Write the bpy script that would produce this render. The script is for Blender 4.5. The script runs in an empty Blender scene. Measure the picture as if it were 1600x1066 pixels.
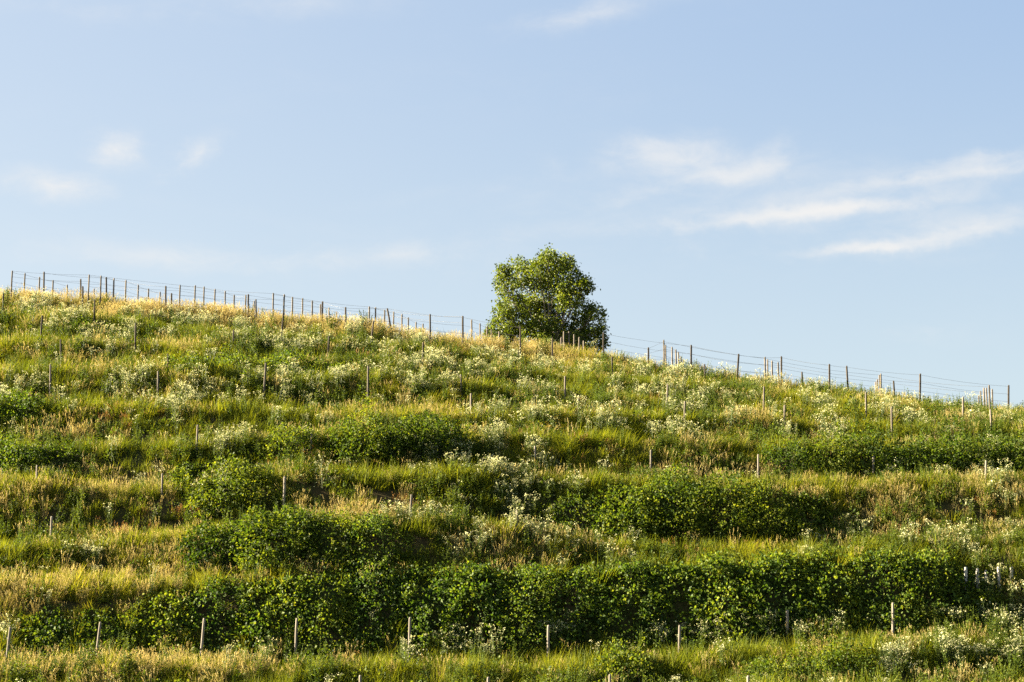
import bpy, math, random
import numpy as np
from mathutils import Vector, Matrix

random.seed(11)
RNG = np.random.default_rng(11)
sc = bpy.context.scene
COL = sc.collection

# ------------------------------------------------------------------ camera, sky, sun, exposure
W0, H0 = 1600.0, 1066.0
F_PX = 2986.0                       # focal length in photograph pixels
PITCH = math.atan(497.0 / F_PX)
CAM_Z = 1.6
cam_d = bpy.data.cameras.new('camera')
cam = bpy.data.objects.new('camera', cam_d)
COL.objects.link(cam)
cam_d.sensor_width = 36.0
cam_d.lens = F_PX / W0 * 36.0
cam_d.clip_start = 0.5
cam_d.clip_end = 8000
cam.location = (0, 0, CAM_Z)
cam.rotation_euler = (math.pi / 2 + PITCH, 0, 0)
sc.camera = cam

SUN_EL = math.radians(22)
SUN_AZ = math.radians(-81)          # clockwise from +Y: sun stands on the left, square to the view
world = bpy.data.worlds.new('World')
sc.world = world
world.use_nodes = True
nt = world.node_tree
nt.nodes.clear()
def N(t, **kw):
    n = nt.nodes.new(t)
    for k, v in kw.items():
        setattr(n, k, v)
    return n
def LK(a, b):
    nt.links.new(a, b)
def val(x):
    return x
def MATH(op, a, b=None, c=None, clamp=False):
    n = nt.nodes.new('ShaderNodeMath'); n.operation = op; n.use_clamp = clamp
    for i, s in enumerate((a, b, c)):
        if s is None: continue
        if isinstance(s, (int, float)): n.inputs[i].default_value = s
        else: nt.links.new(s, n.inputs[i])
    return n.outputs[0]
def MIXC(fac, a, b, mode='MIX'):
    n = nt.nodes.new('ShaderNodeMix'); n.data_type = 'RGBA'; n.blend_type = mode
    for s, i in ((fac, 0), (a, 6), (b, 7)):
        if isinstance(s, (int, float)): n.inputs[i].default_value = s
        elif isinstance(s, tuple): n.inputs[i].default_value = s
        else: nt.links.new(s, n.inputs[i])
    return n.outputs[2]

sky = N('ShaderNodeTexSky', sky_type='NISHITA', sun_disc=False)
sky.sun_elevation = SUN_EL
sky.sun_rotation = SUN_AZ
sky.altitude = 200
sky.air_density = 1.0
sky.dust_density = 1.6
sky.ozone_density = 1.5
tc = N('ShaderNodeTexCoord')
sep = N('ShaderNodeSeparateXYZ'); LK(tc.outputs['Generated'], sep.inputs[0])
hyp = MATH('SQRT', MATH('ADD', MATH('MULTIPLY', sep.outputs[0], sep.outputs[0]), MATH('MULTIPLY', sep.outputs[1], sep.outputs[1])))
AZ = MATH('ARCTAN2', sep.outputs[0], sep.outputs[1])       # azimuth, 0 straight ahead, + to the right
EL = MATH('ARCTAN2', sep.outputs[2], hyp)
def px_ang(px, py):
    cx, cy = (px - 800) / F_PX, (533 - py) / F_PX
    d = Vector((cx, math.cos(PITCH) - cy * math.sin(PITCH), math.sin(PITCH) + cy * math.cos(PITCH)))
    return math.atan2(d.x, d.y), math.atan2(d.z, math.hypot(d.x, d.y))
# thin cirrus: stretched noise over the whole sky, thicker in a few wisps
comb = N('ShaderNodeCombineXYZ'); LK(AZ, comb.inputs[0]); LK(EL, comb.inputs[1])
def noise(scale_xy, rot, scale, detail, rough, dist=0.0, off=0.0):
    mp = N('ShaderNodeMapping'); LK(comb.outputs[0], mp.inputs[0])
    mp.inputs['Scale'].default_value = (scale_xy[0], scale_xy[1], 1)
    mp.inputs['Rotation'].default_value = (0, 0, rot)
    mp.inputs['Location'].default_value = (off, off * 0.7, off * 1.3)
    n = N('ShaderNodeTexNoise'); LK(mp.outputs[0], n.inputs['Vector'])
    n.inputs['Scale'].default_value = scale; n.inputs['Detail'].default_value = detail
    n.inputs['Roughness'].default_value = rough; n.inputs['Distortion'].default_value = dist
    return n.outputs['Fac']
def ramp(x, lo, hi):
    n = N('ShaderNodeMapRange', interpolation_type='SMOOTHSTEP'); LK(x, n.inputs[0])
    n.inputs[1].default_value = lo; n.inputs[2].default_value = hi
    return n.outputs[0]
n_fine = noise((1.0, 2.2), 0.04, 34, 6, 0.68, 0.4, 3.1)
n_wisp = noise((1.0, 3.0), -0.03, 10, 4, 0.6, 0.7, 7.7)
n_wide = noise((1.0, 3.4), 0.05, 4.0, 3, 0.55, 0.0, 1.3)
WISPS = [  # px, py, half width px, half height px, tilt deg, strength
    (180, 238, 46, 30, 0, 1.0), (298, 245, 50, 20, 34, .8), (84, 290, 66, 26, -4, .95),
    (1035, 222, 80, 22, -4, .55), (1062, 252, 105, 25, -5, .66), (1210, 240, 28, 26, 40, .34),
    (862, 258, 26, 16, -30, .25), (1300, 325, 170, 26, 3, .55), (1540, 262, 130, 22, 3, .52),
    (1530, 350, 160, 22, 6, .52), (1340, 395, 110, 13, 2, .42), (920, 22, 110, 24, 10, .62),
    (260, 405, 190, 22, -1, .45), (620, 402, 140, 18, 3, .42), (1080, 380, 26, 18, -40, .26),
    (960, 355, 200, 16, 4, .22), (480, 5, 170, 26, 4, .36), (1230, 280, 200, 18, 4, .22),
    (1430, 522, 60, 12, 5, .18), (1180, 330, 420, 90, 4, .20), (1000, 285, 220, 50, 8, .16), (420, 400, 420, 40, 0, .16), (1420, 340, 300, 60, 4, .16), (1180, 262, 90, 10, 8, .3), (1420, 282, 150, 9, 5, .34), (1250, 335, 200, 11, 4, .4), (1560, 240, 90, 10, 4, .36), (1450, 372, 170, 9, 5, .36), (1000, 300, 120, 12, 12, .2), (1390, 388, 70, 7, 1, .3), (740, 300, 160, 14, 6, .14), (330, 330, 160, 14, -6, .12), (60, 8, 160, 24, 0, .28)]
wn = N('ShaderNodeTexNoise'); LK(comb.outputs[0], wn.inputs['Vector'])
wn.inputs['Scale'].default_value = 34; wn.inputs['Detail'].default_value = 4; wn.inputs['Roughness'].default_value = 0.62
wv = N('ShaderNodeVectorMath', operation='MULTIPLY_ADD'); LK(wn.outputs['Color'], wv.inputs[0])
wv.inputs[1].default_value = (0.036, 0.013, 0); wv.inputs[2].default_value = (-0.018, -0.0065, 0)
wa = N('ShaderNodeVectorMath', operation='ADD'); LK(comb.outputs[0], wa.inputs[0]); LK(wv.outputs[0], wa.inputs[1])
acc = MATH('MULTIPLY', ramp(n_wide, 0.45, 0.75), 0.16)
for (px, py, w, h, tilt, st) in WISPS:
    a, e = px_ang(px, py)
    mp = N('ShaderNodeMapping', vector_type='TEXTURE'); LK(wa.outputs[0], mp.inputs[0])
    mp.inputs['Location'].default_value = (a, e, 0)
    mp.inputs['Rotation'].default_value = (0, 0, math.radians(tilt))
    mp.inputs['Scale'].default_value = (w * 1.75 / F_PX, h * 1.5 / F_PX, 1)
    gr = N('ShaderNodeTexGradient', gradient_type='SPHERICAL'); LK(mp.outputs[0], gr.inputs[0])
    acc = MATH('MULTIPLY_ADD', gr.outputs['Fac'], st * 0.9, acc)
# ragged edges: stretched fine noise eats into the soft wisps
body = MATH('MULTIPLY', acc, ramp(MATH('MULTIPLY_ADD', acc, 0.35, MATH('MULTIPLY_ADD', n_wisp, 0.55, MATH('MULTIPLY', n_fine, 0.55))), 0.46, 0.92))
cloud = MATH('MULTIPLY', body, 0.95, clamp=True)
SKY_STRENGTH = 0.05
cloud_col = (1.94, 1.94, 1.93, 1.0)
# pale humid air: even the clear sky carries a little white scatter
haze_col = MIXC(ramp(EL, math.radians(3), math.radians(21)), (1.39, 1.61, 1.66, 1.0), (0.81, 1.12, 1.59, 1.0))
# the air whitens towards the sun's side
sd_ = N('ShaderNodeVectorMath', operation='DOT_PRODUCT'); LK(tc.outputs['Generated'], sd_.inputs[0])
sd_.inputs[1].default_value = (math.sin(SUN_AZ) * math.cos(SUN_EL), math.cos(SUN_AZ) * math.cos(SUN_EL), math.sin(SUN_EL))
haze_col = MIXC(MATH('MULTIPLY', ramp(sd_.outputs['Value'], -0.12, 0.75), 0.5), haze_col, (1.66, 1.75, 1.77, 1.0))
base = MIXC(0.91, sky.outputs[0], haze_col)
skycol = MIXC(cloud, base, cloud_col)
bg = N('ShaderNodeBackground'); LK(skycol, bg.inputs[0]); bg.inputs[1].default_value = SKY_STRENGTH
world.cycles.sampling_method = 'NONE'
wo = N('ShaderNodeOutputWorld'); LK(bg.outputs[0], wo.inputs[0])

sun_d = bpy.data.lights.new('sun', 'SUN')
sun_d.energy = 5.0
sun_d.color = (1.0, 0.86, 0.62)
sun_d.angle = math.radians(0.55)
sun = bpy.data.objects.new('sun', sun_d)
COL.objects.link(sun)
to_sun = Vector((math.sin(SUN_AZ) * math.cos(SUN_EL), math.cos(SUN_AZ) * math.cos(SUN_EL), math.sin(SUN_EL)))
sun.rotation_euler = to_sun.to_track_quat('Z', 'Y').to_euler()
sun.location = (-60, 60, 60)

vs = sc.view_settings
vs.view_transform = 'Standard'
vs.look = 'None'
vs.gamma = 1
vs.use_curve_mapping = False
vs.exposure = 3.2
sc.cycles.max_bounces = 4
sc.cycles.diffuse_bounces = 2
sc.cycles.transmission_bounces = 3
sc.cycles.glossy_bounces = 2
sc.cycles.use_denoising = False

# ------------------------------------------------------------------ helpers
def ray_us(px, py):
    """pixel of the photograph -> (x/y, dz/y) of its line of sight"""
    cx, cy = (px - 800.0) / F_PX, (533.0 - py) / F_PX
    dy = math.cos(PITCH) - cy * math.sin(PITCH)
    dz = math.sin(PITCH) + cy * math.cos(PITCH)
    return cx / dy, dz / dy
def smooth(x):
    x = np.clip(x, 0, 1)
    return x * x * (3 - 2 * x)
def hash2(ix, iy, seed):
    h = (ix.astype(np.int64) * 374761393 + iy.astype(np.int64) * 668265263 + seed * 974634777) & 0xffffffff
    h = ((h ^ (h >> 13)) * 1274126177) & 0xffffffff
    h = h ^ (h >> 16)
    return (h & 0xffffff) / float(0xffffff)
def vnoise(x, y, scale, seed=0):
    x = np.asarray(x, float) / scale; y = np.asarray(y, float) / scale
    ix, iy = np.floor(x), np.floor(y)
    fx, fy = x - ix, y - iy
    fx = fx * fx * (3 - 2 * fx); fy = fy * fy * (3 - 2 * fy)
    a = hash2(ix, iy, seed); b = hash2(ix + 1, iy, seed)
    c = hash2(ix, iy + 1, seed); d = hash2(ix + 1, iy + 1, seed)
    return (a * (1 - fx) + b * fx) * (1 - fy) + (c * (1 - fx) + d * fx) * fy
def fbm(x, y, scale, seed=0, oct=3):
    s, amp, tot = 0, 1.0, 0
    for o in range(oct):
        s = s + amp * vnoise(x, y, scale / 2 ** o, seed + o * 17); tot += amp; amp *= 0.5
    return s / tot

def mk_mesh(name, V, T, rnd=None, smooth_shade=False, attrs=None):
    """V (n,3), T (m,3) triangles, optional per-vertex float attribute rnd"""
    V = np.asarray(V, np.float32); T = np.asarray(T, np.int32)
    me = bpy.data.meshes.new(name)
    me.vertices.add(len(V)); me.vertices.foreach_set('co', V.ravel())
    me.loops.add(T.size); me.loops.foreach_set('vertex_index', T.ravel())
    me.polygons.add(len(T))
    me.polygons.foreach_set('loop_start', np.arange(0, T.size, 3, dtype=np.int32))
    if smooth_shade:
        me.polygons.foreach_set('use_smooth', np.ones(len(T), bool))
    me.update(calc_edges=True)
    al = dict(attrs or {})
    if rnd is not None: al['rnd'] = rnd
    for k, v in al.items():
        a = me.attributes.new(k, 'FLOAT', 'POINT'); a.data.foreach_set('value', np.asarray(v, np.float32))
    return me
def link(name, me, mat=None, parent=None, loc=None, **props):
    o = bpy.data.objects.new(name, me)
    COL.objects.link(o)
    if mat is not None and me is not None:
        if len(me.materials) == 0: me.materials.append(mat)
    if parent is not None: o.parent = parent
    if loc is not None: o.location = loc
    for k, v in props.items(): o[k] = v
    return o
class Geo:
    def __init__(s): s.V, s.T, s.R, s.n = [], [], [], 0
    def add(s, V, T, r=0.5):
        V = np.asarray(V, float).reshape(-1, 3); T = np.asarray(T, int).reshape(-1, 3)
        s.V.append(V); s.T.append(T + s.n)
        s.R.append(np.full(len(V), r) if np.isscalar(r) else np.asarray(r)); s.n += len(V)
    def tube(s, pts, rads, sides=6, r=0.5, cap=True):
        pts = [Vector(p) for p in pts]; V, T = [], []
        for i, p in enumerate(pts):
            d = (pts[min(i + 1, len(pts) - 1)] - pts[max(i - 1, 0)]).normalized()
            a = d.orthogonal().normalized(); b = d.cross(a)
            if i and False: pass
            if i == 0: ref = a
            else:
                a = (ref - d * ref.dot(d)); a = a.normalized() if a.length > 1e-5 else d.orthogonal().normalized()
                ref = a; b = d.cross(a)
            for k in range(sides):
                t = 2 * math.pi * k / sides
                V.append(p + (a * math.cos(t) + b * math.sin(t)) * rads[i])
        for i in range(len(pts) - 1):
            for k in range(sides):
                k2 = (k + 1) % sides
                A, B, C, D = i * sides + k, i * sides + k2, (i + 1) * sides + k2, (i + 1) * sides + k
                T += [(A, B, C), (A, C, D)]
        if cap:
            c = len(V); V.append(pts[-1]); o = (len(pts) - 1) * sides
            T += [(o + k, o + (k + 1) % sides, c) for k in range(sides)]
        s.add([tuple(v) for v in V], T, r)
    def leaves(s, C, D, L, Wd, rnd, fold=0.25, droop=0.0):
        """diamond leaves: centre-base C, direction D, length L, width Wd (arrays)"""
        n = len(C); D = D / np.linalg.norm(D, axis=1, keepdims=True)
        up = RNG.normal(size=(n, 3)); side = np.cross(D, up); side /= np.linalg.norm(side, axis=1, keepdims=True) + 1e-9
        nor = np.cross(side, D)
        L = np.asarray(L).reshape(-1, 1) * np.ones((n, 1)); Wd = np.asarray(Wd).reshape(-1, 1) * np.ones((n, 1))
        mid = C + D * L * 0.45
        v0 = C; v1 = mid + side * Wd * 0.5 + nor * Wd * fold; v2 = C + D * L + np.array([0, 0, -1]) * L * droop; v3 = mid - side * Wd * 0.5 + nor * Wd * fold
        V = np.stack([v0, v1, v2, v3], 1).reshape(-1, 3)
        i = np.arange(n)[:, None] * 4
        T = np.concatenate([i + np.array([[0, 1, 2]]), i + np.array([[0, 2, 3]])], 0)
        s.V.append(V); s.T.append(T + s.n); s.R.append(np.repeat(np.asarray(rnd) * np.ones(n), 4)); s.n += len(V)
    def mesh(s, name, smooth_shade=False):
        return mk_mesh(name, np.concatenate(s.V), np.concatenate(s.T), np.concatenate(s.R), smooth_shade)

# ------------------------------------------------------------------ materials
def new_mat(name):
    m = bpy.data.materials.new(name); m.use_nodes = True
    t = m.node_tree; t.nodes.clear()
    return m, t
def leaf_mat(name, stops, trans=0.4, rough=0.55, spec=0.25, use_tint=False, tint_amt=0.6, trans_boost=(1.25, 1.2, 0.55)):
    """plant tissue: colour varies leaf by leaf (rnd) and plant by plant (tint); light passes through thin blades"""
    m, t = new_mat(name)
    n = t.nodes; l = t.links
    at = n.new('ShaderNodeAttribute'); at.attribute_name = 'rnd'
    fac = at.outputs['Fac']
    if use_tint:
        ti = n.new('ShaderNodeAttribute'); ti.attribute_type = 'INSTANCER'; ti.attribute_name = 'tint'
        mx = n.new('ShaderNodeMix'); mx.data_type = 'FLOAT'; mx.inputs[0].default_value = tint_amt
        l.new(at.outputs['Fac'], mx.inputs[2]); l.new(ti.outputs['Fac'], mx.inputs[3]); fac = mx.outputs[0]
    cr = n.new('ShaderNodeValToRGB')
    els = cr.color_ramp.elements
    while len(els) < len(stops): els.new(0.5)
    for e, (p, c) in zip(els, stops):
        e.position = p; e.color = (*c, 1)
    l.new(fac, cr.inputs[0])
    pb = n.new('ShaderNodeBsdfPrincipled')
    pb.inputs['Roughness'].default_value = rough
    pb.inputs['Specular IOR Level'].default_value = spec
    l.new(cr.outputs[0], pb.inputs['Base Color'])
    tr = n.new('ShaderNodeBsdfTranslucent')
    bo = n.new('ShaderNodeMix'); bo.data_type = 'RGBA'; bo.blend_type = 'MULTIPLY'; bo.inputs[0].default_value = 1
    l.new(cr.outputs[0], bo.inputs[6]); bo.inputs[7].default_value = (*trans_boost, 1)
    l.new(bo.outputs[2], tr.inputs[0])
    ms = n.new('ShaderNodeMixShader'); ms.inputs[0].default_value = trans
    l.new(pb.outputs[0], ms.inputs[1]); l.new(tr.outputs[0], ms.inputs[2])
    out = n.new('ShaderNodeOutputMaterial'); l.new(ms.outputs[0], out.inputs[0])
    return m
def wood_mat(name, c1, c2, rough=0.85):
    m, t = new_mat(name); n = t.nodes; l = t.links
    g = n.new('ShaderNodeTexCoord'); mp = n.new('ShaderNodeMapping'); mp.inputs['Scale'].default_value = (22, 22, 2.2)
    l.new(g.outputs['Object'], mp.inputs[0])
    oi = n.new('ShaderNodeObjectInfo')
    nz = n.new('ShaderNodeTexNoise'); nz.noise_dimensions = '4D'; nz.inputs['Scale'].default_value = 1.5; nz.inputs['Detail'].default_value = 6
    l.new(mp.outputs[0], nz.inputs['Vector']); 
    mw = n.new('ShaderNodeMath'); mw.operation = 'MULTIPLY'; mw.inputs[1].default_value = 37; l.new(oi.outputs['Random'], mw.inputs[0]); l.new(mw.outputs[0], nz.inputs['W'])
    cr = n.new('ShaderNodeValToRGB'); cr.color_ramp.elements[0].position = .3; cr.color_ramp.elements[1].position = .72
    cr.color_ramp.elements[0].color = (*c1, 1); cr.color_ramp.elements[1].color = (*c2, 1); l.new(nz.outputs['Fac'], cr.inputs[0])
    hv = n.new('ShaderNodeHueSaturation'); l.new(cr.outputs[0], hv.inputs['Color'])
    mv = n.new('ShaderNodeMath'); mv.operation = 'MULTIPLY_ADD'; mv.inputs[1].default_value = .5; mv.inputs[2].default_value = .75; l.new(oi.outputs['Random'], mv.inputs[0]); l.new(mv.outputs[0], hv.inputs['Value'])
    pb = n.new('ShaderNodeBsdfPrincipled'); pb.inputs['Roughness'].default_value = rough; pb.inputs['Specular IOR Level'].default_value = .2
    l.new(hv.outputs[0], pb.inputs['Base Color'])
    bp = n.new('ShaderNodeBump'); bp.inputs['Strength'].default_value = .5; bp.inputs['Distance'].default_value = .01; l.new(nz.outputs['Fac'], bp.inputs['Height']); l.new(bp.outputs[0], pb.inputs['Normal'])
    out = n.new('ShaderNodeOutputMaterial'); l.new(pb.outputs[0], out.inputs[0])
    return m
M = {}
M['grass'] = leaf_mat('green_grass', [(0, (.030, .052, .005)), (.3, (.092, .118, .010)), (.62, (.188, .195, .016)), (1, (.33, .26, .05))], .42, .6, .12, True, .62)
M['dry'] = leaf_mat('dry_grass', [(0, (.15, .135, .03)), (.4, (.30, .245, .08)), (.75, (.42, .35, .15)), (1, (.50, .44, .23))], .42, .7, .1, True, .5, (1.05, .95, .7))
M['rust'] = leaf_mat('rusty_grass', [(0, (.08, .045, .012)), (.5, (.20, .115, .03)), (1, (.33, .21, .07))], .35, .6, .2, True, .5, (1.1, .85, .6))
M['weed'] = leaf_mat('broad_weed', [(0, (.022, .045, .006)), (.5, (.060, .092, .010)), (1, (.13, .15, .016))], .42, .6, .15, True, .5)
M['stem'] = leaf_mat('flower_stem', [(0, (.05, .085, .018)), (1, (.14, .17, .045))], .35, .5, .3, True, .5)
M['petal'] = leaf_mat('white_petal', [(0, (.43, .44, .17)), (.5, (.62, .61, .33)), (1, (.75, .73, .49))], .35, .6, .15, False, .5, (1, .97, .82))
M['yellow'] = leaf_mat('yellow_petal', [(0, (.42, .26, .02)), (1, (.62, .44, .05))], .35, .6, .15, False, .5, (1, .9, .5))
M['bramble'] = leaf_mat('bramble_leaf', [(0, (.014, .034, .006)), (.4, (.048, .088, .010)), (.8, (.128, .165, .014)), (1, (.185, .205, .018))], .46, .6, .16)
M['bush'] = leaf_mat('bush_leaf', [(0, (.012, .030, .005)), (.45, (.052, .085, .008)), (.85, (.130, .155, .013)), (1, (.19, .20, .018))], .48, .6, .14)
M['vine'] = leaf_mat('vine_leaf', [(0, (.018, .040, .005)), (.5, (.060, .095, .009)), (1, (.15, .165, .018))], .48, .6, .16)
M['tree'] = leaf_mat('tree_leaf', [(0, (.030, .048, .007)), (.5, (.078, .110, .011)), (.85, (.145, .168, .017)), (1, (.17, .19, .035))], .45, .5, .25)
M['sapling'] = leaf_mat('sapling_leaf', [(0, (.02, .05, .02)), (1, (.07, .11, .04))], .3, .5, .3)
M['bark'] = wood_mat('bark', (.09, .075, .055), (.24, .20, .15))
M['twig'] = wood_mat('twig', (.03, .022, .012), (.075, .055, .03))
M['post'] = wood_mat('weathered_wood', (.07, .058, .045), (.175, .15, .12))
M['post_dark'] = wood_mat('dark_wood', (.025, .021, .017), (.075, .06, .045))
M['post_pale'] = wood_mat('grey_concrete', (.095, .082, .066), (.20, .175, .14))
M['picket'] = wood_mat('pale_picket', (.22, .205, .18), (.36, .335, .29))
def wire_mat():
    m, t = new_mat('galvanised_wire'); n = t.nodes
    pb = n.new('ShaderNodeBsdfPrincipled'); pb.inputs['Metallic'].default_value = .6; pb.inputs['Roughness'].default_value = .55
    tcn = n.new('ShaderNodeTexNoise'); tcn.inputs['Scale'].default_value = 3
    cr = n.new('ShaderNodeValToRGB'); cr.color_ramp.elements[0].color = (.05, .05, .05, 1); cr.color_ramp.elements[1].color = (.16, .15, .14, 1)
    t.links.new(tcn.outputs['Fac'], cr.inputs[0]); t.links.new(cr.outputs[0], pb.inputs['Base Color'])
    out = n.new('ShaderNodeOutputMaterial'); t.links.new(pb.outputs[0], out.inputs[0])
    return m
M['wire'] = wire_mat()
def ground_mat():
    m, t = new_mat('hill_soil'); n = t.nodes; l = t.links
    g = n.new('ShaderNodeNewGeometry')
    a = n.new('ShaderNodeTexNoise'); a.inputs['Scale'].default_value = .35; a.inputs['Detail'].default_value = 5; l.new(g.outputs['Position'], a.inputs['Vector'])
    b = n.new('ShaderNodeTexNoise'); b.inputs['Scale'].default_value = 6; b.inputs['Detail'].default_value = 8; b.inputs['Roughness'].default_value = .7; l.new(g.outputs['Position'], b.inputs['Vector'])
    c1 = n.new('ShaderNodeValToRGB'); e = c1.color_ramp.elements
    e[0].position = .35; e[0].color = (.05, .038, .018, 1); e[1].position = .65; e[1].color = (.032, .04, .011, 1)
    l.new(a.outputs['Fac'], c1.inputs[0])
    c2 = n.new('ShaderNodeValToRGB'); c2.color_ramp.elements[0].color = (.35, .35, .35, 1); c2.color_ramp.elements[1].color = (1.5, 1.4, 1.2, 1); l.new(b.outputs['Fac'], c2.inputs[0])
    mu = n.new('ShaderNodeMix'); mu.data_type = 'RGBA'; mu.blend_type = 'MULTIPLY'; mu.inputs[0].default_value = 1; l.new(c1.outputs[0], mu.inputs[6]); l.new(c2.outputs[0], mu.inputs[7])
    pb = n.new('ShaderNodeBsdfPrincipled'); pb.inputs['Roughness'].default_value = .95; pb.inputs['Specular IOR Level'].default_value = .1; l.new(mu.outputs[2], pb.inputs['Base Color'])
    bp = n.new('ShaderNodeBump'); bp.inputs['Strength'].default_value = .8; bp.inputs['Distance'].default_value = .08; l.new(b.outputs['Fac'], bp.inputs['Height']); l.new(bp.outputs[0], pb.inputs['Normal'])
    out = n.new('ShaderNodeOutputMaterial'); l.new(pb.outputs[0], out.inputs[0])
    return m
M['ground'] = ground_mat()

# ------------------------------------------------------------------ the terraced hill
# each terrace's outer lip: distance from the camera at the left / right end, and its run across the hill
LIPS = [
    ('P', 67.5, 67.5, [(0, 1130), (400, 1125), (800, 1120), (1200, 1105), (1600, 1095)]),
    ('A', 71.5, 71.5, [(0, 1064), (320, 1062), (640, 1059), (860, 1059), (1062, 1054), (1230, 1033), (1395, 1022), (1600, 1012)]),
    ('B', 76.5, 76.5, [(0, 924), (200, 924), (400, 918), (600, 915), (700, 906), (850, 909), (1000, 903), (1200, 890), (1400, 880), (1600, 877)]),
    ('C', 79.5, 78.0, [(0, 868), (120, 864), (300, 850), (450, 828), (640, 828), (720, 838), (820, 850), (920, 864), (1050, 875), (1200, 873), (1600, 862)]),
    ('D', 83.5, 82.5, [(0, 764), (150, 768), (280, 776), (450, 750), (600, 752), (750, 750), (900, 760), (1000, 770), (1250, 774), (1450, 766), (1600, 768)]),
    ('E', 87.0, 86.5, [(0, 714), (150, 708), (300, 706), (420, 698), (560, 694), (740, 694), (860, 694), (1000, 698), (1200, 708), (1400, 713), (1600, 713)]),
    ('F', 91.0, 89.5, [(0, 646), (200, 650), (350, 655), (500, 660), (735, 660), (900, 658), (1070, 668), (1230, 671), (1400, 682), (1600, 688)]),
    ('G', 95.5, 92.5, [(0, 594), (120, 593), (260, 589), (400, 595), (540, 604), (720, 614), (883, 630), (1043, 644), (1193, 653), (1353, 658), (1505, 668), (1600, 675)]),
    ('H', 100.5, 95.5, [(0, 550), (100, 547), (200, 558), (300, 552), (450, 570), (600, 580), (750, 590), (880, 597), (1000, 612), (1100, 619), (1200, 632), (1400, 649), (1600, 669)]),
    ('I', 105.5, 98.5, [(0, 506), (150, 512), (300, 528), (450, 540), (600, 553), (750, 572), (950, 593), (1100, 609), (1200, 621), (1400, 643), (1600, 664)]),
    ('K', 111.5, 102.0, [(0, 468), (100, 474), (250, 486), (350, 495), (450, 505), (550, 515), (700, 539), (800, 549), (900, 562), (1000, 582), (1100, 599), (1200, 611), (1300, 624), (1400, 637), (1500, 650), (1600, 662)]),
]
UG = np.linspace(-0.34, 0.34, 681)
def _gsm(a, s=10):
    k = np.exp(-0.5 * (np.arange(-30, 31) / s) ** 2); k /= k.sum()
    return np.convolve(np.pad(a, 30, mode='edge'), k, mode='valid')
LD, LZ = [], []
for nm, d0, d1, pts in LIPS:
    us, ss = zip(*[ray_us(*p) for p in pts])
    s = _gsm(np.interp(UG, us, ss))
    d = _gsm(np.interp(UG, [-.268, .268], [d0, d1]))
    LD.append(d); LZ.append(CAM_Z + s * d)
# turn the lips into a profile: lip, inner edge of the flat terrace (foot of the next bank), next lip ...
KD, KZ, KK = [UG * 0 + 40, UG * 0 + 60], [UG * 0 - 0.6, UG * 0 - 2.6], [0, 0]
for i in range(len(LD)):
    KD.append(LD[i]); KZ.append(LZ[i])
    if i + 1 < len(LD):
        fl = 0.50 if i < 7 else 0.45
        rise = 0.12 if i < 5 else (0.2 if i < 8 else 0.3)
        KD.append(LD[i] + (LD[i + 1] - LD[i]) * fl); KZ.append(LZ[i] + (LZ[i + 1] - LZ[i]) * rise)
Kd, Kz = LD[-1], LZ[-1]
for dd, dz in ((5, .30), (12, -.15), (24, -2.0), (60, -9), (200, -22)):
    KD.append(Kd + dd); KZ.append(Kz + dz)
KD = np.array(KD); KZ = np.array(KZ)
NLIP = len(LD)
def _samp(A, u):
    f = (np.clip(u, UG[0], UG[-1]) - UG[0]) / (UG[1] - UG[0]); i = np.clip(f.astype(int), 0, len(UG) - 2); f = f - i
    return A[i] * (1 - f) + A[i + 1] * f
def ground_raw(x, y):
    x = np.asarray(x, float); y = np.asarray(y, float)
    yy = np.maximum(y, 1.0); u = x / yy
    # lips wander a little in and out
    y2 = y + (fbm(x, y, 8, 5) - .5) * 1.8
    z = np.where(y2 <= 40, -0.6 * smooth(y2 / 40), 0.0)
    pd, pz = _samp(KD[0], u), _samp(KZ[0], u)
    for k in range(1, len(KD)):
        d, zz = _samp(KD[k], u), _samp(KZ[k], u)
        m = (y2 > pd) & (y2 <= d)
        t = np.clip((y2 - pd) / (d - pd), 0, 1)
        z = np.where(m, pz + (zz - pz) * t, z)
        pd, pz = d, zz
    z = np.where(y2 > pd, pz - 0.02 * (y2 - pd), z)
    return z
def ground_z(x, y):
    z = 0
    for oy, w in ((-.45, .25), (0, .5), (.45, .25)):
        z = z + w * ground_raw(x, np.asarray(y) + oy)
    far = smooth((np.asarray(y, float) - 45) / 15)
    return z + far * ((fbm(x, y, 2.2, 31) - .5) * .45 + (fbm(x, y, .7, 77, 2) - .5) * .14)
def terrace_t(x, y):
    """(index of the lip at or below, 0..1 run towards the next lip)"""
    x = np.asarray(x, float); y = np.asarray(y, float); u = x / np.maximum(y, 1)
    y2 = y + (fbm(x, y, 8, 5) - .5) * 1.8
    idx = np.full(x.shape, -1); t = np.zeros(x.shape)
    for i in range(NLIP):
        d = _samp(LD[i], u); nd = _samp(LD[i + 1], u) if i + 1 < NLIP else d + 12
        m = y2 >= d
        idx = np.where(m, i, idx); t = np.where(m, np.clip((y2 - d) / (nd - d), 0, 1), t)
    return idx, t
def hit(px, py):
    """where the line of sight through this spot meets the hill"""
    u, s = ray_us(px, py)
    y = np.arange(55, 150, .1)
    g = ground_z(u * y, y)
    below = np.where(CAM_Z + s * y <= g)[0]
    if len(below) == 0:
        k = np.argmin(CAM_Z + s * y - g)
    else: k = below[0]
    return Vector((u * y[k], y[k], float(g[k])))
def to_px(x, y, z):
    zz = z - CAM_Z
    f = y * math.cos(PITCH) + zz * math.sin(PITCH); v = -y * math.sin(PITCH) + zz * math.cos(PITCH)
    return 800 + F_PX * x / f, 533 - F_PX * v / f

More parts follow.
